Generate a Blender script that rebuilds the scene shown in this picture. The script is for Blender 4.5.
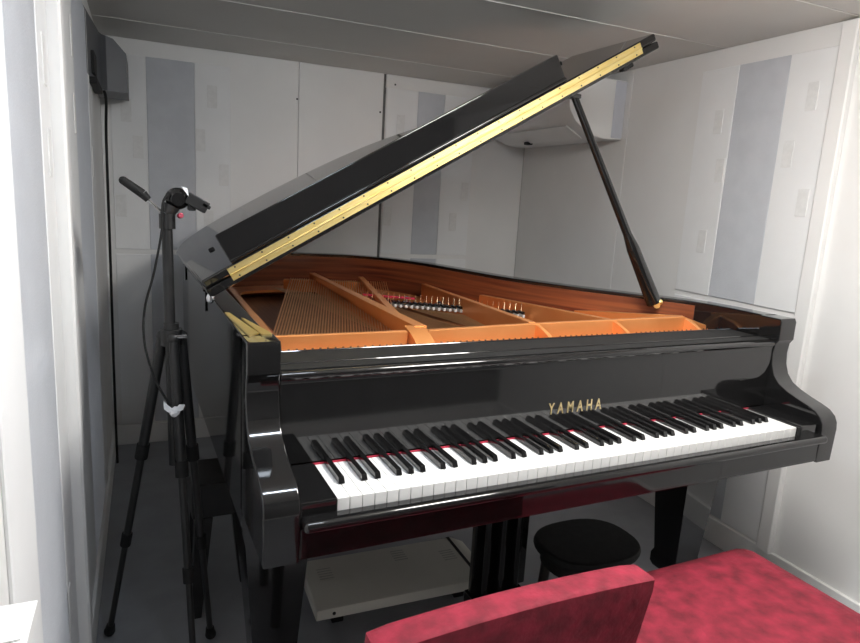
import bpy, bmesh, math, random
from mathutils import Vector, Matrix
random.seed(7)
for o in list(bpy.data.objects): bpy.data.objects.remove(o)
S = bpy.context.scene
C = S.collection
PI = math.pi

# ------------------------------------------------------------ camera, world, light, exposure
cam_d = bpy.data.cameras.new('camera'); cam = bpy.data.objects.new('camera', cam_d); C.objects.link(cam)
cam_d.sensor_width = 36.0; cam_d.lens = 640.8 / 860 * 36; cam_d.clip_start = .01
_y, _p, _r = 0.4507, 0.1902, 0.0570
_f = Vector((math.sin(_y)*math.cos(_p), math.cos(_y)*math.cos(_p), -math.sin(_p)))
_rt = Vector((math.cos(_y), -math.sin(_y), 0)); _up = _rt.cross(_f)
_c, _s = math.cos(_r), math.sin(_r)
_X = _c*_rt + _s*_up; _Y = -_s*_rt + _c*_up; _Z = -_f
cam.matrix_world = Matrix(((_X.x, _Y.x, _Z.x, -.325), (_X.y, _Y.y, _Z.y, -1.004), (_X.z, _Y.z, _Z.z, 1.257), (0, 0, 0, 1)))
S.camera = cam

w = bpy.data.worlds.new('world'); S.world = w; w.use_nodes = True
w.node_tree.nodes['Background'].inputs[0].default_value = (.75, .82, 1, 1)
w.node_tree.nodes['Background'].inputs[1].default_value = .05
S.view_settings.view_transform = 'Standard'; S.view_settings.look = 'None'
S.view_settings.gamma = 1; S.view_settings.use_curve_mapping = False
S.view_settings.exposure = 0.28
LAMP_POS = (.74, -.28); LAMP_POWER = 50.0     # round lamp, neutral
LED_POS = (.08, -.26); LED_POWER = 45.0        # small cool strip lamp

ROOM_YAW = -0.029            # the room stands slightly turned against the piano
XL, XR, YB, YF, ZC = -.465, 1.703, 2.26, -1.75, 1.867

# ------------------------------------------------------------ materials
MATS = {}
def mat(name, col, rough=.5, metal=0, coat=0, spec=.5, emit=None, strength=0, sheen=0):
    m = bpy.data.materials.new(name); m.use_nodes = True
    b = m.node_tree.nodes['Principled BSDF']
    b.inputs['Base Color'].default_value = (*col, 1); b.inputs['Roughness'].default_value = rough
    b.inputs['Metallic'].default_value = metal; b.inputs['Coat Weight'].default_value = coat
    b.inputs['Coat Roughness'].default_value = .03
    b.inputs['Specular IOR Level'].default_value = spec
    if sheen: b.inputs['Sheen Weight'].default_value = sheen; b.inputs['Sheen Roughness'].default_value = .35; b.inputs['Sheen Tint'].default_value = (*[min(1, .35+.65*c/max(col)) for c in col], 1)
    if emit: b.inputs['Emission Color'].default_value = (*emit, 1); b.inputs['Emission Strength'].default_value = strength
    MATS[name] = m
    return m
def vary(name, c1, c2, scale=8, stretch=(1, 1, 1), bump=0, detail=4, lo=.35, hi=.65, bscale=None):
    """noise-driven colour variation and fine relief on an existing material"""
    m = MATS[name]; nt = m.node_tree; b = nt.nodes['Principled BSDF']
    tc = nt.nodes.new('ShaderNodeTexCoord'); mp = nt.nodes.new('ShaderNodeMapping')
    mp.inputs['Scale'].default_value = stretch
    n = nt.nodes.new('ShaderNodeTexNoise'); n.inputs['Scale'].default_value = scale; n.inputs['Detail'].default_value = detail
    r = nt.nodes.new('ShaderNodeValToRGB')
    r.color_ramp.elements[0].position = lo; r.color_ramp.elements[1].position = hi
    r.color_ramp.elements[0].color = (*c1, 1); r.color_ramp.elements[1].color = (*c2, 1)
    nt.links.new(tc.outputs['Object'], mp.inputs[0]); nt.links.new(mp.outputs[0], n.inputs[0])
    nt.links.new(n.outputs[0], r.inputs[0]); nt.links.new(r.outputs[0], b.inputs['Base Color'])
    if bump:
        n2 = nt.nodes.new('ShaderNodeTexNoise'); n2.inputs['Scale'].default_value = bscale or scale*4; n2.inputs['Detail'].default_value = 5
        nt.links.new(mp.outputs[0], n2.inputs[0])
        bp = nt.nodes.new('ShaderNodeBump'); bp.inputs['Strength'].default_value = bump; bp.inputs['Distance'].default_value = .004
        nt.links.new(n2.outputs[0], bp.inputs['Height']); nt.links.new(bp.outputs[0], b.inputs['Normal'])
    return m

mat('wall', (.84, .835, .82), .5); vary('wall', (.82, .815, .80), (.86, .855, .84), 3, bump=.05, bscale=60)
mat('strip', (.80, .80, .79), .6); vary('strip', (.855, .86, .86), (.89, .895, .895), 5, bump=.08, bscale=90)
mat('cloth', (.50, .51, .54), .9, sheen=.9); vary('cloth', (.58, .60, .635), (.62, .64, .675), 14, bump=.25, bscale=220)
mat('slot', (.62, .62, .61), .6); vary('slot', (.79, .79, .78), (.84, .84, .83), 60)
mat('batten', (.80, .795, .77), .5); vary('batten', (.84, .835, .82), (.87, .865, .85), 6)
mat('groove', (.14, .135, .13), .8); vary('groove', (.12, .115, .11), (.16, .155, .15), 20)
mat('ceiling', (.60, .58, .54), .6); vary('ceiling', (.66, .645, .61), (.70, .685, .65), 2.5, bump=.05, bscale=70)
mat('front_wall', (.20, .17, .15), .5); vary('front_wall', (.07, .07, .07), (.10, .10, .10), 4, (6, 6, .6))
mat('seam', (.82, .81, .78), .5); vary('seam', (.78, .77, .74), (.86, .85, .82), 20)
mat('floor', (.36, .37, .385), .45); vary('floor', (.27, .28, .30), (.31, .32, .345), 9, bump=.1, bscale=120)
mat('black', (.0085, .0083, .0085), .06, coat=.2, spec=.5); vary('black', (.008, .0078, .008), (.0095, .0093, .0095), 12)
mat('satin', (.014, .0138, .014), .35); vary('satin', (.017, .0168, .017), (.021, .0208, .021), 30)
mat('ivory', (.86, .855, .84), .22, coat=.3); vary('ivory', (.85, .845, .83), (.87, .865, .85), 20)
mat('brass', (.86, .68, .30), .40, 1); vary('brass', (.91, .70, .26), (.97, .80, .38), 6, (3, 3, 30))
mat('gold_letter', (.75, .60, .33), .35, .9); vary('gold_letter', (.70, .55, .28), (.80, .65, .38), 40)
mat('plate', (.80, .36, .13), .33, .62); vary('plate', (.84, .335, .105), (.90, .39, .14), 7, bump=.05, bscale=150)
mat('veneer', (.34, .11, .04), .3, coat=.3); vary('veneer', (.085, .018, .012), (.30, .092, .034), 7, (.25, .25, 9), lo=.3, hi=.7)
mat('soundboard', (.55, .30, .11), .45); vary('soundboard', (.24, .095, .035), (.36, .15, .06), 5, (12, .4, 1))
mat('string_copper', (.72, .40, .17), .3, .9); vary('string_copper', (.74, .36, .13), (.86, .46, .19), 9)
mat('string_steel', (.75, .60, .36), .3, .9); vary('string_steel', (.70, .55, .32), (.80, .65, .40), 9)
mat('steel', (.66, .66, .67), .22, 1); vary('steel', (.62, .62, .63), (.70, .70, .71), 30)
mat('felt_red', (.42, .02, .05), .95); vary('felt_red', (.36, .016, .04), (.48, .025, .06), 60, bump=.2)
mat('felt_grey', (.55, .54, .52), .95); vary('felt_grey', (.48, .47, .45), (.60, .59, .57), 60, bump=.2)
mat('velvet', (.36, .02, .045), .8, sheen=.07)
vary('velvet', (.12, .003, .011), (.30, .014, .038), 24, bump=.7, detail=9, lo=.3, hi=.72, bscale=60)
mat('aircon', (.84, .84, .83), .35); vary('aircon', (.83, .83, .82), (.85, .85, .84), 5)
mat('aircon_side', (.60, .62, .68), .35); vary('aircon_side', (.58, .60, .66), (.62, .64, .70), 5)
mat('vent_grey', (.10, .105, .115), .45); vary('vent_grey', (.09, .095, .105), (.11, .115, .125), 6)
mat('rubber', (.012, .012, .012), .65, spec=.3); vary('rubber', (.010, .010, .010), (.015, .015, .015), 60)
mat('box_white', (.42, .41, .36), .5); vary('box_white', (.72, .70, .63), (.76, .74, .67), 7)
mat('box_print', (.26, .255, .235), .6); vary('box_print', (.45, .44, .40), (.52, .51, .47), 60)
mat('tissue', (.85, .86, .88), .8); vary('tissue', (.80, .81, .83), (.88, .89, .91), 40, bump=.3)
mat('red_plastic', (.3, .006, .04), .6); vary('red_plastic', (.26, .005, .03), (.32, .008, .04), 40)
mat('lamp_glass', (.9, .9, .9), .4, emit=(1.0, .975, .94), strength=LAMP_POWER)
mat('led_glass', (.9, .9, .9), .4, emit=(.80, .89, 1.0), strength=LED_POWER)

# ------------------------------------------------------------ helpers
def link(o, parent=None):
    C.objects.link(o)
    if parent: o.parent = parent
    return o
def flat(o):
    wn = o.modifiers.new('weighted_normals', 'WEIGHTED_NORMAL'); wn.keep_sharp = True; wn.weight = 100; wn.mode = 'FACE_AREA'
def obj(name, bm, m, parent=None, angle=32, loc=None, rot=None):
    bmesh.ops.recalc_face_normals(bm, faces=bm.faces[:])
    me = bpy.data.meshes.new(name); bm.to_mesh(me); bm.free()
    me.materials.append(MATS[m])
    me.polygons.foreach_set('use_smooth', [True]*len(me.polygons))
    me.set_sharp_from_angle(angle=math.radians(angle))
    o = bpy.data.objects.new(name, me); flat(o)
    if loc: o.location = loc
    if rot: o.rotation_euler = rot
    return link(o, parent)
def inst(name, me, parent=None, loc=(0, 0, 0), rot=(0, 0, 0)):
    o = bpy.data.objects.new(name, me); o.location = loc; o.rotation_euler = rot; flat(o)
    return link(o, parent)
def thing(name, label, cat, loc=(0, 0, 0), rotz=0, group=None):
    o = bpy.data.objects.new(name, None); o.empty_display_size = .05
    o.location = loc; o.rotation_euler = (0, 0, rotz)
    return tag(link(o), label, cat, group)
def tag(o, label, cat, group=None):
    o['label'] = label; o['category'] = cat
    if group: o['group'] = group
    return o
def struct(o): o['kind'] = 'structure'; return o
def bm_box(bm, x0, x1, y0, y1, z0, z1, r=0, seg=2):
    t = bmesh.new()
    bmesh.ops.create_cube(t, size=1)
    for v in t.verts: v.co = Vector(((x0+x1)/2+v.co.x*(x1-x0), (y0+y1)/2+v.co.y*(y1-y0), (z0+z1)/2+v.co.z*(z1-z0)))
    if r: bmesh.ops.bevel(t, geom=t.edges[:], offset=r, segments=seg, profile=.5, affect='EDGES')
    merge(bm, t)
    return bm
def merge(bm, t, mx=None):
    if mx: bmesh.ops.transform(t, matrix=mx, verts=t.verts[:])
    me = bpy.data.meshes.new('tmp'); t.to_mesh(me); t.free(); bm.from_mesh(me); bpy.data.meshes.remove(me)
def box(x0, x1, y0, y1, z0, z1, r=0, seg=2): return bm_box(bmesh.new(), x0, x1, y0, y1, z0, z1, r, seg)
def bm_tube(bm, p, q, r0, r1=None, n=12, caps=True):
    p, q = Vector(p), Vector(q); r1 = r0 if r1 is None else r1
    d = q-p; t = bmesh.new()
    bmesh.ops.create_cone(t, cap_ends=caps, segments=n, radius1=r0, radius2=r1, depth=d.length)
    merge(bm, t, Matrix.Translation((p+q)/2) @ d.to_track_quat('Z', 'Y').to_matrix().to_4x4())
    return bm
def tube(p, q, r0, r1=None, n=12): return bm_tube(bmesh.new(), p, q, r0, r1, n)
def bm_ball(bm, c, r, sc=(1, 1, 1), n=16):
    t = bmesh.new(); bmesh.ops.create_uvsphere(t, u_segments=n, v_segments=n//2+2, radius=r)
    merge(bm, t, Matrix.Translation(c) @ Matrix.Diagonal((*sc, 1)))
    return bm
def bm_path(bm, pts, r, n=8):
    """round wire along a smoothed path"""
    P = catmull([Vector(p) for p in pts], 8)
    rings = []
    for i, p in enumerate(P):
        d = (P[min(i+1, len(P)-1)]-P[max(i-1, 0)]).normalized()
        a = d.cross(Vector((.3, 1, .2))).normalized(); b = d.cross(a)
        rings.append([bm.verts.new(p+r*(math.cos(t*2*PI/n)*a+math.sin(t*2*PI/n)*b)) for t in range(n)])
    for A, B in zip(rings, rings[1:]):
        for k in range(n): bm.faces.new((A[k], A[(k+1) % n], B[(k+1) % n], B[k]))
    bm.faces.new(rings[0]); bm.faces.new(rings[-1])
    return bm
def catmull(P, n):
    out = []
    for i in range(len(P)-1):
        a, b, c, d = P[max(i-1, 0)], P[i], P[i+1], P[min(i+2, len(P)-1)]
        for k in range(n):
            t = k/n
            out.append(.5*((2*b)+(c-a)*t+(2*a-5*b+4*c-d)*t*t+(3*b-a-3*c+d)*t**3))
    out.append(P[-1])
    return out
def prism(poly, a, b, axis='x', r=0):
    """closed polygon extruded from a to b along an axis; poly in the two other axes in order"""
    bm = bmesh.new()
    def pt(u, v, t):
        return {'x': (t, u, v), 'y': (u, t, v), 'z': (u, v, t)}[axis]
    A = [bm.verts.new(pt(u, v, a)) for u, v in poly]; B = [bm.verts.new(pt(u, v, b)) for u, v in poly]
    n = len(poly)
    fa = bm.faces.new(A); fb = bm.faces.new(B[::-1])
    for i in range(n): bm.faces.new((A[i], B[i], B[(i+1) % n], A[(i+1) % n]))
    bmesh.ops.recalc_face_normals(bm, faces=bm.faces[:])
    if r:
        es = list({e for f in (fa, fb) for e in f.edges})
        bmesh.ops.bevel(bm, geom=es, offset=r, segments=2, profile=.5, affect='EDGES')
    return bm
ROT = (0, 0, ROOM_YAW)
def rw(x, y, z):
    c, s = math.cos(ROOM_YAW), math.sin(ROOM_YAW)
    return (c*x-s*y, s*x+c*y, z)

# ------------------------------------------------------------ room shell (meshes in room coordinates)
struct(obj('floor', box(XL-.15, XR+.15, YF-.15, YB+.15, -.06, 0), 'floor', rot=ROT))
ceil = struct(obj('ceiling', box(XL-.15, XR+.15, YF-.15, YB+.15, ZC+.012, ZC+.07), 'seam', rot=ROT))
cy = [YF, -1.14, -.635, -.125, .38, .885, 1.392, 1.9, YB]
for a, b in zip(cy, cy[1:]):
    obj('panel', box(XL, XR, a+.0022, b-.0022, ZC, ZC+.0125, .001, 1), 'ceiling', ceil)
for a in cy[1:-1]: obj('joint_bead', box(XL, XR, a-.0019, a+.0019, ZC-.0022, ZC-.0002, .0008, 1), 'seam', ceil)

def wall(name, n0, n1, axis):
    return n0
wb = struct(obj('wall_back', box(XL-.15, XR+.15, YB+.012, YB+.12, 0, ZC), 'groove', rot=ROT))
wl = struct(obj('wall_left', box(XL-.12, XL-.012, YF-.1, YB+.012, 0, ZC), 'groove', rot=ROT))
wr = struct(obj('wall_right', box(XR+.012, XR+.12, YF-.1, YB+.012, 0, ZC), 'groove', rot=ROT))
wf = struct(obj('wall_front', box(XL-.15, XR+.15, YF-.12, YF-.012, 0, ZC), 'groove', rot=ROT))
def on_back(name, u0, u1, z0, z1, d0, d1, m, r=.0015): return obj(name, box(u0, u1, YB-d1, YB-d0, z0, z1, r, 1), m, wb)
def on_left(name, u0, u1, z0, z1, d0, d1, m, r=.0015): return obj(name, box(XL+d0, XL+d1, u0, u1, z0, z1, r, 1), m, wl)
def on_right(name, u0, u1, z0, z1, d0, d1, m, r=.0015): return obj(name, box(XR-d1, XR-d0, u0, u1, z0, z1, r, 1), m, wr)
def on_front(name, u0, u1, z0, z1, d0, d1, m, r=.0015): return obj(name, box(u0, u1, YF+d0, YF+d1, z0, z1, r, 1), m, wf)
# base boards with open joints
for a, b in ((XL, .4015), (.4035, .838), (.852, XR)): on_back('board', a, b, 0, ZC, -.0125, 0, 'wall')
for a, b in ((YF, -.55), (-.548, .45), (.452, 1.385), (1.387, YB)): on_left('board', a, b, 0, ZC, -.0125, 0, 'wall')
for a, b in ((YF, -.55), (-.548, .40), (.402, 1.388), (1.3905, YB)): on_right('board', a, b, 0, ZC, -.0125, 0, 'wall')
for a, b in ((XL, .1), (.102, .9), (.902, XR)): on_front('board', a, b, 0, ZC, -.0125, 0, 'front_wall')
for nm, o in (('baseboard_back', box(XL, XR, YB-.014, YB, 0, .098, .002, 1)), ('baseboard_left', box(XL, XL+.014, YF, YB-.014, 0, .098, .002, 1)),
              ('baseboard_right', box(XR-.014, XR, YF, YB-.014, 0, .098, .002, 1)), ('baseboard_front', box(XL+.014, XR-.014, YF, YF+.014, 0, .098, .002, 1))):
    struct(obj(nm, o, 'wall', rot=ROT))
on_back('groove_strip', .8385, .8515, .1, 1.80, -.006, -.002, 'groove', 0)
for x, z in ((.395, 1.694), (.824, 1.676), (.395, 1.16), (.9, 1.82)):
    on_back('screw', x-.004, x+.004, z-.004, z+.004, 0, .002, 'rubber', 0)
# acoustic panels: white strip, grey cloth, white strip, with small slots
def acoustic(fn, u, z0, z1, slots=(), sl=.022, sh=.05):
    fn('white_strip', u[0], u[1], z0, z1, 0, .006, 'strip'); fn('white_strip', u[2], u[3], z0, z1, 0, .006, 'strip')
    fn('grey_cloth', u[1]+.001, u[2]-.001, z0, z1, 0, .0045, 'cloth')
    for (x, z) in slots: fn('slot', x-sl, x+sl, z-sh, z+sh, .0055, .0075, 'slot')
acoustic(on_back, (-.425, -.28, -.076, .081), .948, 1.80, [(0, 1.66), (-.054, 1.461), (.05, 1.309), (-.364, 1.564), (-.319, 1.408), (-.395, 1.145), (-.02, 1.09)])
acoustic(on_back, (-.425, -.28, -.076, .081), .105, .925)
acoustic(on_back, (.856, 1.03, 1.185, 1.37), .948, 1.80, [(.937, 1.623), (1.335, 1.301), (.885, 1.149), (1.273, 1.131)])
acoustic(on_back, (.856, 1.03, 1.185, 1.37), .105, .925)
acoustic(on_right, (.432, .60, .81, .98), .945, 1.795, [(.872, 1.60), (.836, 1.42), (.557, 1.47), (.475, 1.31), (.50, 1.65), (.875, 1.15)], .020, .045)
acoustic(on_right, (.432, .60, .81, .98), .105, .925)
acoustic(on_left, (-.15, .03, .335, .474), .105, 1.795, [(.41, 1.465), (.425, 1.30), (.35, .39)], .020, .045)
acoustic(on_left, (.62, 1.0, 1.5, 1.68), .105, 1.795, [(.97, 1.61), (.97, 1.42), (1.66, 1.73), (1.57, 1.315)], .022, .05)
# crease in the near cloth of the left wall: a diagonal fold
bm = bmesh.new(); ny, nz = 20, 30; G = []
for i in range(ny+1):
    row = []
    for j in range(nz+1):
        y = .034+.297*i/ny; z = .80+.35*j/nz
        d = (z-(.985-.06*(y-.03)))*1.0
        h = .005+.008*math.exp(-(d/.03)**2)*(1 if d < 0 else .35)*math.sin(PI*min(1, max(0, i/ny)))
        row.append(bm.verts.new((XL+h, y, z)))
    G.append(row)
for i in range(ny):
    for j in range(nz): bm.faces.new((G[i][j], G[i+1][j], G[i+1][j+1], G[i][j+1]))
obj('cloth_fold', bm, 'cloth', wl)
# battens
on_left('batten', .478, .525, .10, 1.86, 0, .030, 'batten', .005)
on_right('batten', .372, .425, .092, 1.86, 0, .026, 'batten', .004)
on_left('batten', -.80, -.75, .10, 1.86, 0, .030, 'batten', .005)

# ceiling lamp (out of frame, where the shadows point to)
lx, ly = LAMP_POS
lamp = thing('ceiling_lamp', 'round white domed ceiling lamp above the middle of the keyboard', 'lamp', rw(lx, ly, ZC), ROOM_YAW)
obj('housing', tube((0, 0, -.018), (0, 0, 0), .215, n=40), 'aircon', lamp)
dome = bmesh.new(); rings = []
for r_, z_ in ((.200, -.0182), (.207, -.030), (.207, -.060), (.197, -.078), (.170, -.089), (.10, -.095), (.03, -.096)):
    rings.append([dome.verts.new((r_*math.cos(t*2*PI/40), r_*math.sin(t*2*PI/40), z_)) for t in range(40)])
for A, B in zip(rings, rings[1:]):
    for k in range(40): dome.faces.new((A[k], A[(k+1) % 40], B[(k+1) % 40], B[k]))
dome.faces.new(rings[0]); dome.faces.new(rings[-1])
obj('diffuser', dome, 'lamp_glass', lamp)
led = thing('strip_lamp', 'short cool white strip lamp on the ceiling above the bass keys', 'lamp', rw(*LED_POS, ZC), ROOM_YAW)
obj('housing', box(-.20, .20, -.055, .055, -.018, 0, .004), 'aircon', led)
cp = [(.045*math.cos(t*PI/10), -.0182-.040*math.sin(t*PI/10)) for t in range(11)]
obj('diffuser', prism(cp, -.18, .18, 'x', .003), 'led_glass', led, 60)
for sx in (-1, 1): obj('end_cap', box(sx*.19-.0095, sx*.19+.0095, -.05, .05, -.062, -.0182, .004), 'aircon', led)

# ------------------------------------------------------------ grand piano
K = .0235865; W = 52*K
XO0, XO1 = -.133, W+.133
ZR = .985
piano = thing('grand_piano', 'glossy black grand piano with raised lid and copper-coloured iron frame', 'piano', (W/2, .9, 0))
PL = Vector((W/2, .9, 0))
def part(name, bm, m, parent=None, angle=32):
    """mesh given in world coordinates, hung under the piano or one of its parts"""
    bmesh.ops.translate(bm, verts=bm.verts[:], vec=-PL)
    return obj(name, bm, m, parent or piano, angle)

# case rim
ctrl = [(XO1, .19), (XO1, .33), (1.325, .47), (1.22, .63), (1.095, .82), (.995, 1.03), (.925, 1.28), (.85, 1.52), (.73, 1.71), (.55, 1.82),
        (.30, 1.86), (.06, 1.82), (-.08, 1.70), (-.133, 1.50)]
outer = [Vector(p) for p in catmull([Vector((*p, 0)) for p in ctrl], 6)]
outer += [Vector((XO0, y, 0)) for y in (1.2, .9, .6, .4, .19)]
outer = [Vector((p.x, p.y)) for p in outer]
def offset(P, d):
    out = []
    for i, p in enumerate(P):
        t = (P[min(i+1, len(P)-1)]-P[max(i-1, 0)]).normalized()
        out.append(p+d*Vector((-t.y, t.x)))
    return out
inner = offset(outer, .052)
def band(A, B, z0, z1, r=.004):
    bm = bmesh.new(); n = len(A)
    a0 = [bm.verts.new((*p, z0)) for p in A]; a1 = [bm.verts.new((*p, z1)) for p in A]
    b0 = [bm.verts.new((*p, z0)) for p in B]; b1 = [bm.verts.new((*p, z1)) for p in B]
    for i in range(n-1):
        for q in ((a0[i], a0[i+1], a1[i+1], a1[i]), (b0[i], b1[i], b1[i+1], b0[i+1]), (a1[i], a1[i+1], b1[i+1], b1[i]), (a0[i], b0[i], b0[i+1], a0[i+1])):
            bm.faces.new(q)
    for i in (0, n-1): bm.faces.new((a0[i], a1[i], b1[i], b0[i]))
    bmesh.ops.recalc_face_normals(bm, faces=bm.faces[:])
    if r:
        es = [e for e in bm.edges if all(abs(v.co.z-z1) < 1e-6 for v in e.verts) and e.calc_face_angle(0) > 1]
        bmesh.ops.bevel(bm, geom=es, offset=r, segments=2, profile=.5, affect='EDGES')
    return bm
rim = part('rim', band(outer, inner, .60, ZR), 'black', angle=40)
v0, v1 = offset(outer, .053), offset(outer, .056)
part('inner_veneer', band(v0[11:-5], v1[11:-5], .78, ZR-.012, 0), 'veneer', rim, 40)
# brass plates on the left end of the rim
for poly in ([(-.131, .425), (-.122, .42), (-.099, .205), (-.120, .185)], [(-.106, .36), (-.101, .345), (-.078, .215), (-.077, .19), (-.096, .19)]):
    part('brass_plate', prism(poly, ZR, ZR+.003, 'z'), 'brass', rim)

# arms at both ends of the keyboard
prof = [(.205, .985), (.142, .985), (.137, .975), (.137, .925), (.146, .912), (.149, .885), (.146, .855), (.136, .828), (.118, .808), (.092, .795), (.060, .784),
        (.025, .774), (.004, .766), (-.012, .753), (-.020, .737), (-.022, .720), (-.021, .69), (-.019, .632), (.205, .632)]
for xa, xb in ((XO0, XO0+.063), (XO1-.063, XO1)):
    part('arm', prism(prof, xa, xb, 'x', .004), 'black', angle=28)
for xa, xb in ((XO0+.0635, -.0015), (W+.0015, XO1-.0635)):
    part('cheek_block', box(xa, xb, -.012, .150, .665, .737, .005), 'black')
part('keybed', box(XO0+.01, XO1-.01, -.018, .60, .634, .664, .004), 'black')
part('keyslip', box(XO0+.064, XO1-.064, -.044, -.006, .6935, .7135, .0085, 4), 'black')
part('key_rail', box(XO0+.0635, XO1-.0635, -.0195, -.002, .640, .6930, .002), 'black')
# fallboard with felt and lettering, then the shelf behind it
fp = [(.1515, .7375), (.1515, .896)]+[(.1535+.0085*math.cos(PI*(1.35-.85*k/8)), .9140+.0085*math.sin(PI*(1.35-.85*k/8))) for k in range(9)]+[(.300, .9225), (.300, .7375)]
fb = part('fallboard', prism(fp, XO0+.064, XO1-.064, 'x', .002), 'black', angle=50)
part('felt_strip', box(-.045, W+.045, .1496, .1514, .7305, .7340), 'felt_red', fb)
part('shelf_top', box(XO0+.066, XO1-.066, .163, .300, .9226, .9250, .0010), 'rubber', fb)
for y in (.200, .294): part('shelf_glint_bead', tube((XO0+.067, y, .9252), (XO1-.067, y, .9252), .0024, n=10), 'black', fb)  # thin glossy beads added to draw light lines along the dark shelf
cu = bpy.data.curves.new('letters', 'FONT'); cu.body = 'YAMAHA'; cu.size = .0385; cu.extrude = .0008; cu.space_character = 1.75; cu.align_x = 'CENTER'
cu.offset = .0004
to = bpy.data.objects.new('letters', cu); C.objects.link(to)
me = bpy.data.meshes.new_from_object(to.evaluated_get(bpy.context.evaluated_depsgraph_get()))
bpy.data.objects.remove(to)
bm = bmesh.new(); bm.from_mesh(me); bpy.data.meshes.remove(me)
bmesh.ops.transform(bm, matrix=Matrix.Translation((.631, .1505, .780)) @ Matrix.Rotation(PI/2, 4, 'X'), verts=bm.verts[:])
xs = [v.co.x for v in bm.verts]; wd = max(xs)-min(xs); cx = (max(xs)+min(xs))/2
for v in bm.verts: v.co.x = .628+(v.co.x-cx)*.155/wd
part('lettering', bm, 'gold_letter', fb)

# keys
wk = obj('white_key', box(.0006, K-.0006, 0, .158, .700, .730, .0012, 2), 'ivory')
wk_me = wk.data; bpy.data.objects.remove(wk)
bb = bmesh.new()
vb = [(-.0064, .051, .7305), (.0064, .051, .7305), (.0064, .1505, .7305), (-.0064, .1505, .7305),
      (-.0052, .0555, .7430), (.0052, .0555, .7430), (.0052, .1505, .7430), (-.0052, .1505, .7430)]
vv = [bb.verts.new(p) for p in vb]
for f in ((0, 3, 2, 1), (4, 5, 6, 7), (0, 1, 5, 4), (1, 2, 6, 5), (2, 3, 7, 6), (3, 0, 4, 7)): bb.faces.new([vv[i] for i in f])
bmesh.ops.bevel(bb, geom=bb.edges[:], offset=.0014, segments=2, profile=.5, affect='EDGES')
bk = obj('black_key', bb, 'black'); bk_me = bk.data; bpy.data.objects.remove(bk)
for i in range(52): inst('white_key', wk_me, piano, Vector((i*K, 0, 0))-PL)
for i in range(51):
    n = i % 7                                   # A B C D E F G
    if n in (0, 2, 3, 5, 6):
        dx = {0: .0012, 2: -.0016, 3: .0016, 5: -.002, 6: 0}[n]
        inst('black_key', bk_me, piano, Vector(((i+1)*K+dx, 0, 0))-PL)

# iron frame
plate_out = [p for p in offset(outer, .075) if p.y > .36]
pb = bmesh.new()
vs0 = [pb.verts.new((*p, .835)) for p in plate_out]; vs1 = [pb.verts.new((*p, .845)) for p in plate_out]
pi_ = [p for p in offset(outer, .20) if p.y > .36]
plate_in = offset(outer, .20); idx = [i for i, p in enumerate(outer) if offset(outer, .075)[i].y > .36]
ti0 = [pb.verts.new((*plate_in[i], .835)) for i in idx]; ti1 = [pb.verts.new((*plate_in[i], .845)) for i in idx]
for i in range(len(idx)-1):
    for q in ((vs1[i], vs1[i+1], ti1[i+1], ti1[i]), (vs0[i], ti0[i], ti0[i+1], vs0[i+1]), (ti0[i], ti1[i], ti1[i+1], ti0[i+1]), (vs0[i], vs0[i+1], vs1[i+1], vs1[i])): pb.faces.new(q)
for i in (0, len(idx)-1): pb.faces.new((vs0[i], vs1[i], ti1[i], ti0[i]))
frame = part('iron_frame', pb, 'plate')
sb_out = offset(outer, .058)
sbm = bmesh.new(); f = sbm.faces.new([sbm.verts.new((*p, .79)) for p in sb_out if p.y > .37])
ex = bmesh.ops.extrude_face_region(sbm, geom=[f]); bmesh.ops.translate(sbm, verts=[v for v in ex['geom'] if isinstance(v, bmesh.types.BMVert)], vec=(0, 0, .012))
part('soundboard', sbm, 'soundboard')
# tuning-pin field and the ridge behind it
part('pin_field', box(-.06, 1.30, .302, .392, .868, .880, .002), 'plate', frame)
def ridge(x0, x1, z1a, z1b, y0=.386, y1=.402):
    bm = bmesh.new()
    c = [(x0, y0, .875), (x1, y0, .875), (x1, y1, .875), (x0, y1, .875), (x0, y0, z1a), (x1, y0, z1b), (x1, y1, z1b), (x0, y1, z1a)]
    v = [bm.verts.new(p) for p in c]
    for f in ((0, 3, 2, 1), (4, 5, 6, 7), (0, 1, 5, 4), (1, 2, 6, 5), (2, 3, 7, 6), (3, 0, 4, 7)): bm.faces.new([v[i] for i in f])
    bmesh.ops.bevel(bm, geom=bm.edges[:], offset=.003, segments=2, profile=.5, affect='EDGES')
    return part('ridge', bm, 'plate', frame)
ridge(-.05, .290, .938, .938); ridge(.345, .655, .938, .944); ridge(.650, .918, .944, .946); ridge(.914, 1.205, .946, .948); ridge(1.20, 1.31, .948, .915)
# gussets stepping forward from the ridge
def gusset(x, dx, z=.944, w=.012, y1=.40, yf=.306):
    bm = bmesh.new(); n = 8; L = []; R = []
    for k in range(n+1):
        t = k/n; y = y1+(yf-y1)*t; zz = z-(z-.884)*(t**1.6); xx = x+dx*t
        L.append((bm.verts.new((xx-w/2, y, .876)), bm.verts.new((xx-w/2, y, zz)))); R.append((bm.verts.new((xx+w/2, y, .876)), bm.verts.new((xx+w/2, y, zz))))
    for k in range(n):
        bm.faces.new((L[k][0], L[k+1][0], L[k+1][1], L[k][1])); bm.faces.new((R[k][0], R[k][1], R[k+1][1], R[k+1][0]))
        bm.faces.new((L[k][1], L[k+1][1], R[k+1][1], R[k][1])); bm.faces.new((L[k][0], R[k][0], R[k+1][0], L[k+1][0]))
    for A, B in ((L[0], R[0]), (L[-1], R[-1])): bm.faces.new((A[0], A[1], B[1], B[0]))
    return part('gusset', bm, 'plate', frame)
gusset(.318, .005, .944, .050, .42); gusset(.662, .03); gusset(.928, .03); gusset(1.205, .03)
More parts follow.
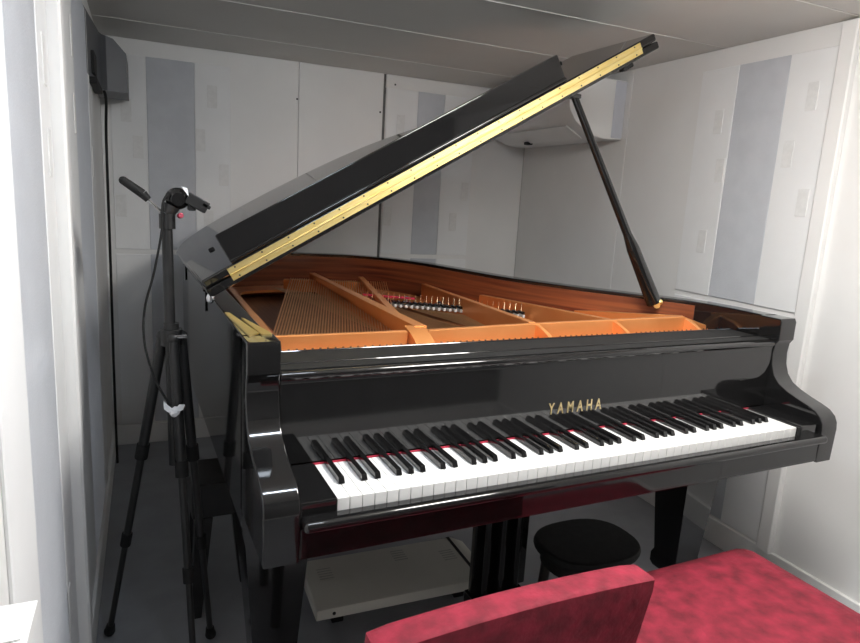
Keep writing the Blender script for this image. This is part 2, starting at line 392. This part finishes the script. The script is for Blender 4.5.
# struts from the ridge to the tail
def strut(p, q, z0, z1, w0, w1, h=.05):
    p, q = Vector(p), Vector(q); d = (q-p).normalized(); nrm = Vector((-d.y, d.x)); bm = bmesh.new(); n = 10; rows = []
    for k in range(n+1):
        t = k/n; c = p+(q-p)*t; ww = w0+(w1-w0)*t; zt = z0+(z1-z0)*t
        a, b = c+nrm*ww/2, c-nrm*ww/2
        rows.append([bm.verts.new((a.x, a.y, zt-h)), bm.verts.new((a.x, a.y, zt)), bm.verts.new((b.x, b.y, zt)), bm.verts.new((b.x, b.y, zt-h))])
    for A, B in zip(rows, rows[1:]):
        for k in range(4): bm.faces.new((A[k], B[k], B[(k+1) % 4], A[(k+1) % 4]))
    bm.faces.new(rows[0]); bm.faces.new(rows[-1])
    bmesh.ops.recalc_face_normals(bm, faces=bm.faces[:])
    es = [e for e in bm.edges if e.calc_face_angle(0) > 1]
    bmesh.ops.bevel(bm, geom=es, offset=.003, segments=2, profile=.5, affect='EDGES')
    return part('strut', bm, 'plate', frame)
strut((.335, .41), (.40, 1.68), .945, .915, .034, .026, .07)
strut((.350, .55), (.60, 1.62), .928, .905, .022, .024)
strut((.66, .40), (.80, 1.40), .946, .905, .022, .022, .07)
strut((.925, .40), (.905, 1.10), .946, .905, .022, .022, .07)
strut((1.205, .40), (1.08, .75), .948, .905, .022, .022, .07)
strut((-.035, .40), (.02, 1.62), .935, .905, .020, .022, .07)
strut((.27, 1.640), (.60, 1.535), .893, .893, .030, .030, .045)
# strings, pins, dampers
def wires(name, lst, m):
    bm = bmesh.new()
    for p, q, r in lst: bm_tube(bm, p, q, r, r, 5, False)
    o = part(name, bm, m, angle=60); o['kind'] = 'stuff'
    return o
bass = []
for i in range(44):
    t = i/43; x0 = -.045+.325*t; bass.append(((x0, .395, .898), (x0+.34+.05*t, 1.62-.12*t, .898), .0027-.0010*t))
wires('bass_strings', bass, 'string_copper')
ten = []
for i in range(120):
    t = i/119; x0 = .355+.92*t
    if any(abs(x0-s) < .012 for s in (.66, .925, 1.205)): continue
    yb = .52+1.05*(1-t)**1.5; ten.append(((x0, .395, .878), (x0-.10*(1-t)-.05, yb, .872), .0008))
wires('treble_strings', ten, 'string_steel')
pins = bmesh.new()
for i in range(74):
    x = -.035+1.30*i/73
    if min(abs(x-s) for s in (.318, .675, .943, 1.22)) < .024: continue
    for r_ in range(3): bm_tube(pins, (x+.006*r_, .318+.022*r_, .880), (x+.006*r_, .316+.022*r_, .914), .0032, .0028, 6)
o = part('tuning_pins', pins, 'steel', frame); o['kind'] = 'stuff'
dm = box(-.0048, .0048, -.022, .022, 0, .011, .002, 1); 
d_me = obj('damper', dm, 'felt_grey'); dmesh = d_me.data; bpy.data.objects.remove(d_me)
hm = box(-.0042, .0042, -.020, .020, .0112, .021, .002, 1); h_o = obj('damper_head', hm, 'black'); hmesh = h_o.data; bpy.data.objects.remove(h_o)
wm = tube((0, 0, .02), (0, 0, .046), .0014, n=6); w_o = obj('damper_wire', wm, 'steel'); wmesh = w_o.data; bpy.data.objects.remove(w_o)
for i in range(30):
    t = i/29; x = .43+.46*t; y = 1.12-.32*t
    if abs(y-(.40+(x-.66)/.14)) < .09: continue
    d = inst('damper', dmesh, piano, Vector((x, y, .876))-PL, (0, 0, -.05))
    inst('damper_head', hmesh, d); inst('damper_wire', wmesh, d)
part('felt_ribbon', prism([(.44, 1.135), (.445, 1.15), (.60, 1.045), (.595, 1.03)], .902, .908, 'z'), 'felt_red')
for x, y in ((.56, 1.38), (.66, 1.25), (.74, 1.12), (.80, 1.32), (.98, .80), (.90, .62), (1.05, .62), (.5, 1.6)):
    part('bolt', bm_ball(tube((x, y, .845), (x, y, .872), .012, .012, 10), (x, y, .872), .011, (1, 1, .7), 10), 'steel', frame)

# lid: main board, folded-back flap, brass hinge, upright board
A_LID = 0.5215; HX, HZ = -.141, .993
lid_out = offset(outer, -.012)
LY = .582
pts = [(p.x-HX, p.y) for p in lid_out if p.y > LY+.01]
lp = [(XO1+.010-HX-.002, LY)]+[(p[0], p[1]) for p in pts]
# right end: the lid keeps its full width at the hinge line, then follows the bent side
lp = [(1.503, LY), (1.50, LY+.05)]+[p for p in lp if p[1] > LY+.12]+[(0, LY)]
lid = obj('lid', prism(lp, 0, .0225, 'z', .004), 'black', piano, 40, Vector((HX, 0, HZ))-PL, (0, -A_LID, 0))
def lpart(name, bm, m, angle=32): return obj(name, bm, m, lid, angle)
flap = lpart('front_flap', box(0, 1.503, LY, LY+.40, .0240, .0465, .006, 3), 'black')
lpart('hinge_leaf', box(.066, 1.437, LY-.0025, LY, .0105, .0245), 'brass'); lpart('hinge_leaf', box(.066, 1.437, LY-.0025, LY, .0275, .0425), 'brass')
lpart('hinge_barrel', tube((.066, LY-.0025, .026), (1.437, LY-.0025, .026), .0024, n=10), 'brass')
sc = bmesh.new()
for i in range(19):
    for z in (.0155, .0385): bm_tube(sc, (.085+i*.0737, LY-.0024, z), (.085+i*.0737, LY-.0036, z), .0022, .0022, 8)
o = lpart('hinge_screws', sc, 'satin'); o['kind'] = 'stuff'
for s, y in ((.080, .955), (1.42, .955)): lpart('bumper', tube((s, y, .0465), (s, y, .0525), .009, .008, 14), 'rubber')
ub = box(.083, 1.152, 0, .016, 0, .077, .003)
bmesh.ops.transform(ub, matrix=Matrix.Translation((0, LY+.004, .0467)) @ Matrix.Rotation(math.radians(-1), 4, 'X'), verts=ub.verts[:])
upb = lpart('upright_board', ub, 'black')
lpart('highlight_bead', tube((.084, LY+.0045, .0525), (1.151, LY+.0045, .0525), .0055, n=16), 'black')  # bead added to catch the lamp as a thin streak under the board
lpart('edge_bumper', box(1.36, 1.40, LY+.006, LY+.03, -.012, -.0005, .003), 'rubber')
# lid hinges on the left side
for y in (.75, 1.35):
    part('side_hinge', bm_tube(box(-.1365, -.1335, y, y+.09, .93, .988), (-.1375, y, .986), (-.1375, y+.09, .986), .004, n=8), 'black')
part('hinge_cap', bm_ball(bmesh.new(), (-.142, .588, .992), .011, (.9, .6, 1.2)), 'steel')

# prop stick
P0, P1 = Vector((1.205, .520, .968)), Vector((.888, .612, 1.571)); Pm = P0+(P1-P0)*.28
prop = part('prop', tube(P0, Pm, .024, .0200, 16), 'black')
part('prop_rod', bm_tube(tube(Pm, Pm+(P1-Pm)*.10, .0200, .0135, 16), Pm+(P1-Pm)*.10, P1, .0135, .0105, 16), 'black', prop)
part('prop_hinge', bm_ball(tube((1.20, .50, .962), (1.225, .535, .962), .010, n=10), (1.213, .503, .972), .010), 'brass', prop)
part('prop_socket', box(P1.x-.016, P1.x+.016, P1.y-.012, P1.y+.02, P1.z-.003, P1.z+.010, .003), 'satin', prop)

# legs, lyre, braces
for x, y in ((-.040, .35), (1.262, .35), (.32, 1.52)):
    bm = bmesh.new(); rows = []
    for z, h in ((.115, .046), (.13, .053), (.16, .053), (.175, .047), (.50, .070), (.54, .078), (.633, .080)):
        rows.append([bm.verts.new((x+sx*h, y+sy*h, z)) for sx, sy in ((-1, -1), (1, -1), (1, 1), (-1, 1))])
    for A, B in zip(rows, rows[1:]):
        for k in range(4): bm.faces.new((A[k], A[(k+1) % 4], B[(k+1) % 4], B[k]))
    bm.faces.new(rows[0]); bm.faces.new(rows[-1])
    lg = part('leg', bm, 'black')
    cst = tube((x-.012, y, .035), (x+.012, y, .035), .035, n=20); bm_tube(cst, (x, y, .06), (x, y, .115), .018, n=12)
    part('caster', cst, 'brass', lg)
lyre = part('pedal_lyre', box(.53, .70, .33, .44, .085, .155, .006), 'black')
for x in (.565, .615, .665): part('post', tube((x, .385, .155), (x, .385, .605), .011, n=12), 'black', lyre)
for x in (.575, .615, .655): part('pedal', box(x-.012, x+.012, .22, .335, .075, .085, .004), 'brass', lyre)
part('brace', tube((.615, .43, .15), (.615, .78, .60), .008, n=10), 'satin', lyre)
part('lyre_panel', box(.535, .715, .405, .425, .156, .633, .004), 'black', lyre)
for a, b in (((-.05, .55), (.55, 1.55)), ((1.2, .55), (.62, 1.5)), ((.6, .55), (.6, 1.6))):
    part('beam', tube((*a, .68), (*b, .68), .045, n=4), 'satin')
part('bottom_rail', box(-.08, W+.08, .56, .64, .61, .70, .004), 'satin')

# ------------------------------------------------------------ air conditioner on the right wall
ac = thing('air_conditioner', 'white wall-mounted air conditioner high in the back corner under the ceiling', 'air conditioner', rw(1.56, 1.85, 1.56), ROOM_YAW)
prof = [(XR-.001, 1.565), (XR-.06, 1.562), (1.60, 1.562), (1.545, 1.570), (1.49, 1.592), (1.44, 1.628), (1.41, 1.668), (1.402, 1.70), (1.402, 1.80), (1.412, 1.815), (1.44, 1.822), (XR-.001, 1.822)]
AC0 = Vector((1.56, 1.85, 1.56))
def apart(name, bm, m, parent=ac):
    bmesh.ops.translate(bm, verts=bm.verts[:], vec=-AC0); return obj(name, bm, m, parent)
apart('body', prism([(x, z) for x, z in prof], 1.425, 2.215, 'y', .006), 'aircon')
apart('back_casing', box(XR-.062, XR-.001, 1.4215, 1.46, 1.570, 1.818, .004), 'aircon_side')
apart('sensor', box(1.52, 1.55, 1.93, 1.97, 1.556, 1.571, .003), 'rubber')
fl = prism([(1.452, 1.612), (1.535, 1.568), (1.538, 1.562), (1.447, 1.608)], 1.50, 2.15, 'y', 0)
apart('air_flap', fl, 'aircon')

# grey ventilation unit by the left corner
vt = thing('ventilation_unit', 'grey curved ventilation unit high on the left wall near the corner', 'vent', rw(-.41, 1.9, 1.6), ROOM_YAW)
V0 = Vector((-.41, 1.9, 1.6))
bm = bmesh.new()
plan = [(XL+.001, 1.42), (-.443, 1.80), (-.440, 1.86), (-.432, 1.895), (-.420, 1.91), (-.395, 1.915), (-.350, 1.925), (-.349, 2.20), (XL+.001, 2.20)]
def ztop(x): return 1.80-.055*max(0, min(1, (x+.42)/.07))**2
A = [bm.verts.new((x, y, 1.598)) for x, y in plan]; B = [bm.verts.new((x, y, ztop(x))) for x, y in plan]
bm.faces.new(A[::-1]); bm.faces.new(B)
for i in range(len(plan)): bm.faces.new((A[i], A[(i+1) % len(plan)], B[(i+1) % len(plan)], B[i]))
bmesh.ops.translate(bm, verts=bm.verts[:], vec=-V0); obj('shell', bm, 'vent_grey', vt, 35)
bm = box(-.4625, -.444, 1.60, 1.72, 1.615, 1.69, .002); bmesh.ops.translate(bm, verts=bm.verts[:], vec=-V0); obj('grille', bm, 'rubber', vt)
bm = box(-.464, -.435, 1.55, 1.86, 1.575, 1.597, .004); bmesh.ops.translate(bm, verts=bm.verts[:], vec=-V0); obj('bracket', bm, 'rubber', vt)
cb = bm_path(bmesh.new(), [rw(-.430, 1.86, 1.59), rw(-.425, 1.88, 1.55), rw(-.432, 1.93, 1.40), rw(-.436, 1.98, .9), rw(-.440, 2.0, .4), rw(-.44, 2.0, .012)], .0055, 8)
tag(obj('power_cord', cb, 'rubber'), 'black cord hanging straight down from the grey ventilation unit', 'cord')

# small white control box low on the left wall
cbx = prism([(XL+.0115, .735), (XL+.050, .785), (XL+.050, .800), (XL+.0115, .800)], -.345, -.268, 'y', .003)
ctl = thing('control_box', 'small white tapered box fixed low on the left wall', 'control box', rw(XL+.03, -.3, .735), ROOM_YAW)
bmesh.ops.translate(cbx, verts=cbx.verts[:], vec=-Vector((XL+.03, -.3, .735))); obj('case', cbx, 'aircon', ctl)
t = box(XL+.016, XL+.044, -.338, -.275, .8003, .8022, .0008); bmesh.ops.translate(t, verts=t.verts[:], vec=-Vector((XL+.03, -.3, .735))); obj('lid', t, 'aircon', ctl)

# ------------------------------------------------------------ camera tripod
TX, TY = -.226, .66
tri = thing('tripod', 'black camera tripod with pan handle standing between piano and left wall', 'tripod', (TX, TY, 0))
T0 = Vector((TX, TY, 0))
def tpart(name, bm, m, parent=None):
    bmesh.ops.translate(bm, verts=bm.verts[:], vec=-T0); return obj(name, bm, m, parent or tri)
tpart('centre_column', tube((TX, TY, .55), (TX-.005, TY, 1.165), .0125, n=16), 'satin')
col = tube((TX, TY, .865), (TX, TY, .905), .026, n=18); bm_tube(col, (TX, TY, .905), (TX, TY, .920), .018, n=16)
collar = tpart('collar', col, 'satin')
tpart('clamp_lever', box(TX+.004, TX+.034, TY-.036, TY-.024, .888, .896, .002), 'steel', collar)
for fx, fy in ((-.395, .80), (-.138, .688), (-.198, .475)):
    d = Vector((fx-TX, fy-TY, 0)); dn = d.normalized()
    top = Vector((TX, TY, .885))+dn*.024; ft = Vector((fx, fy, .012)); mid = top+(ft-top)*.36; low = top+(ft-top)*.66
    lg = tpart('leg', tube(top, mid, .0130, .0125, 12), 'satin')
    tpart('hip', bm_ball(tube(Vector((TX, TY, .885)), top, .014, n=10), top, .0155), 'satin', lg)
    tpart('middle_section', tube(mid, low, .0098, n=12), 'satin', lg)
    tpart('lower_section', tube(low, ft, .0080, n=12), 'satin', lg)
    lk = (ft-top).normalized()
    tpart('leg_lock', tube(mid-lk*.02, mid+lk*.02, .0160, n=12), 'rubber', lg)
    tpart('leg_lock', tube(low-lk*.018, low+lk*.018, .0135, n=12), 'rubber', lg)
    tpart('foot', bm_ball(tube(ft+Vector((0, 0, .001)), ft-lk*.025, .0145, .011, 12), ft+Vector((0, 0, .003)), .0148, (1, 1, 1)), 'rubber', lg)
hd = tube((TX-.004, TY, 1.150), (TX-.004, TY, 1.185), .0185, n=18); bm_tube(hd, (TX-.004, TY, 1.185), (TX+.006, TY, 1.205), .016, .021, 16)
head = tpart('pan_head', hd, 'satin')
dome = bmesh.new(); bm_ball(dome, (-.206, TY, 1.222), .027, (1.05, .8, .95), 24); bm_tube(dome, (-.206, TY-.026, 1.220), (-.206, TY+.026, 1.220), .015, n=28)
tpart('tilt_dome', dome, 'black', head)
pl = box(-.026, .026, -.022, .022, -.014, .014, .003); bmesh.ops.transform(pl, matrix=Matrix.Translation((-.163, TY, 1.214)) @ Matrix.Rotation(.50, 4, 'Y'), verts=pl.verts[:])
bm_box(pl, -.184, -.166, TY-.016, TY+.016, 1.195, 1.21, .003); tpart('camera_plate', pl, 'satin', head)
ps = box(-.010, .010, -.004, .004, -.004, .004, .001); bmesh.ops.transform(ps, matrix=Matrix.Translation((-.143, TY-.018, 1.2075)) @ Matrix.Rotation(.5, 4, 'Y'), verts=ps.verts[:])
tpart('plate_catch', ps, 'rubber', head)
tpart('red_knob', tube((-.204, TY-.022, 1.182), (-.201, TY-.031, 1.184), .0062, n=14), 'red_plastic', head)
sg = prism([(-.200, 1.252), (-.186, 1.247), (-.183, 1.228)], TY-.0255, TY-.0225, 'y'); tpart('dome_glint', sg, 'tissue', head)  # white sliver standing in for the highlight on the dome
hr = tube((-.226, TY, 1.172), (-.276, TY, 1.222), .0035, n=10); handle = tpart('handle', hr, 'steel')
gr = tube((-.270, TY, 1.216), (-.282, TY, 1.229), .008, .0105, 12); bm_tube(gr, (-.282, TY, 1.229), (-.322, TY, 1.257), .0105, .0095, 14); bm_ball(gr, (-.322, TY, 1.257), .0095)
tpart('grip', gr, 'rubber', handle)
cbl = bm_path(bmesh.new(), [(-.225, TY-.02, 1.235), (-.240, TY-.022, 1.21), (-.243, TY-.02, 1.15), (-.262, TY-.02, 1.05), (-.285, TY-.018, .96), (-.288, TY-.03, .88), (-.270, TY-.05, .80), (-.246, TY-.07, .75), (-.234, TY-.074, .733)], .0028, 8)
tag(obj('thin_cable', cbl, 'rubber'), 'thin black cable dangling from the tripod head beside the pole', 'cable')
# white knotted tie on the leg
tie = thing('white_tie', 'white knotted plastic tie hanging on the tripod leg', 'tie', (-.230, TY-.082, .726))
kn = bm_ball(bmesh.new(), (.003, 0, -.008), .012, (1, .6, 1), 10)
for v in kn.verts: v.co += Vector((random.uniform(-1, 1), random.uniform(-1, 1), random.uniform(-1, 1)))*.002
obj('knot', kn, 'tissue', tie)
def loop(pp, th=.003):
    bm = prism(pp, -th, th, 'y')
    for v in bm.verts: v.co += Vector((0, random.uniform(-1, 1)*.003, 0))
    return bm
obj('bow', loop([(0, -.002), (-.012, .010), (-.022, .022), (-.021, .002), (-.010, -.008)]), 'tissue', tie)
obj('bow', loop([(.004, -.002), (.014, .008), (.026, .007), (.022, -.004), (.010, -.008)]), 'tissue', tie)

# ------------------------------------------------------------ things under the piano
bx = thing('flat_carton', 'flat off-white box with faint print and dark strap lying under the piano', 'box', (.418, .662, .0), math.radians(-2.6))
hw, hd_ = .285, .128
obj('body', prism([(-hw, .080), (hw-.03, .080), (hw, .084), (hw, .090), (hw-.045, .112), (-hw+.004, .112), (-hw, .108)], -hd_, hd_, 'y', .003), 'box_white', bx)
obj('strap', box(hw-.062, hw-.052, -hd_-.001, hd_+.001, .0795, .1135), 'rubber', bx)
obj('rivet', tube((-hw+.05, -hd_-.0015, .096), (-hw+.05, -hd_, .096), .005, n=12), 'rubber', bx)
for cx, cyy in ((-.22, .045), (.03, .075), (.185, .03)):
    for k in range(5): obj('print_line', box(cx-.022, cx+.022, cyy-.030+k*.013, cyy-.026+k*.013, .1122, .1126), 'box_print', bx)
for sx in (-1, 1):
    for sy in (-1, 1): obj('foot', box(sx*.20-.018, sx*.20+.018, .03+sy*.055-.018, .03+sy*.055+.018, 0, .0795, .003), 'rubber', bx)

# black round-cornered stool under the keyboard
st = thing('black_stool', 'low black stool with oval seat behind the red seat, under the keyboard', 'stool', (.870, .33, 0))
N = 36
poly = [(.155*math.copysign(abs(math.cos(t*2*PI/N))**.8, math.cos(t*2*PI/N)), .125*math.copysign(abs(math.sin(t*2*PI/N))**.8, math.sin(t*2*PI/N))) for t in range(N)]
obj('seat', prism(poly, .275, .305, 'z', .012), 'rubber', st)
obj('apron', prism([(x*.86, y*.82) for x, y in poly], .235, .2745, 'z', .004), 'rubber', st)
for sx in (-1, 1):
    for sy in (-1, 1): obj('leg', tube((sx*.105, sy*.07, 0), (sx*.095, sy*.055, .236), .013, .016, 12), 'satin', st)

# dark bench by the left flank
bn = thing('wooden_bench', 'dark bench with tapered legs tucked beneath the bass side of the piano', 'bench', (-.09, .95, 0))
obj('seat', box(-.085, .095, -.17, .02, .32, .425, .008), 'satin', bn)
for sx, sy in ((1, -1), (-1, -1), (1, 1), (-1, 1)):
    bm = bmesh.new(); rows = []
    for z, h, o_ in ((0, .014, .085), (.320, .024, .060)):
        rows.append([bm.verts.new((.005+sx*o_*.95+a*h, .075*-1+sy*(.07)+b*h, z)) for a, b in ((-1, -1), (1, -1), (1, 1), (-1, 1))])
    for k in range(4): bm.faces.new((rows[0][k], rows[0][(k+1) % 4], rows[1][(k+1) % 4], rows[1][k]))
    bm.faces.new(rows[0]); bm.faces.new(rows[1])
    obj('leg', bm, 'satin', bn)

# ------------------------------------------------------------ red seats in front of the piano
def cushion(x0, x1, y0, y1, z0, z1, r, puff=.008, cuts=10):
    bm = box(x0, x1, y0, y1, z0, z1)
    bmesh.ops.subdivide_edges(bm, edges=bm.edges[:], cuts=cuts, use_grid_fill=True)
    cx, cyy, cz = (x0+x1)/2, (y0+y1)/2, (z0+z1)/2; hx, hy, hz = (x1-x0)/2, (y1-y0)/2, (z1-z0)/2
    for v in bm.verts:
        l = [v.co.x-cx, v.co.y-cyy, v.co.z-cz]; h = [hx, hy, hz]
        inn = [max(-h[i]+r, min(h[i]-r, l[i])) for i in range(3)]
        d = Vector([l[i]-inn[i] for i in range(3)])
        if d.length > 1e-9:
            m_ = max(abs(d.x), abs(d.y), abs(d.z)); d = d.normalized()*min(r, m_)
        p = Vector(inn)+d
        u, vv_ = p.x/hx, p.y/hy
        p.z += puff*(1-u*u)*(1-vv_*vv_)*(1 if p.z > 0 else 0)
        v.co = Vector((cx, cyy, cz))+p
    return bm
ch = thing('red_chair', 'red velvet covered chair with upright backrest in front of the bass keys', 'chair', (.22, -.12, 0))
H0 = Vector((.22, -.12, 0))
def cpart(root, O, name, bm, m, parent=None):
    bmesh.ops.translate(bm, verts=bm.verts[:], vec=-O); return obj(name, bm, m, parent or root, 40)
cpart(ch, H0, 'seat', cushion(.002, .490, -.195, .032, .355, .411, .022), 'velvet')
bk_ = cushion(-.020, .514, -.262, -.197, .25, .628, .014, 0, 12)
for v in bk_.verts:
    t = (.616-v.co.z)/.37
    v.co.x = .254+(v.co.x-.254)*(1-.10*t)
    v.co.y += .050*t
    v.co.z -= .010*((v.co.x-.254)/.27)**2
cpart(ch, H0, 'backrest', bk_, 'velvet')
for x in (.03, .46):
    for y in (-.17, .005): cpart(ch, H0, 'leg', tube((x, y, 0), (x, y, .356), .014, .018, 12), 'satin')
rb = thing('red_bench', 'backless red velvet covered bench beside the red chair', 'bench', (.82, -.22, 0))
B0 = Vector((.82, -.22, 0))
cpart(rb, B0, 'seat', cushion(.535, 1.145, -.50, .035, .32, .407, .030, .010, 14), 'velvet')
for x in (.58, 1.10):
    for y in (-.46, -.02): cpart(rb, B0, 'leg', tube((x, y, 0), (x, y, .322), .016, .020, 12), 'satin')
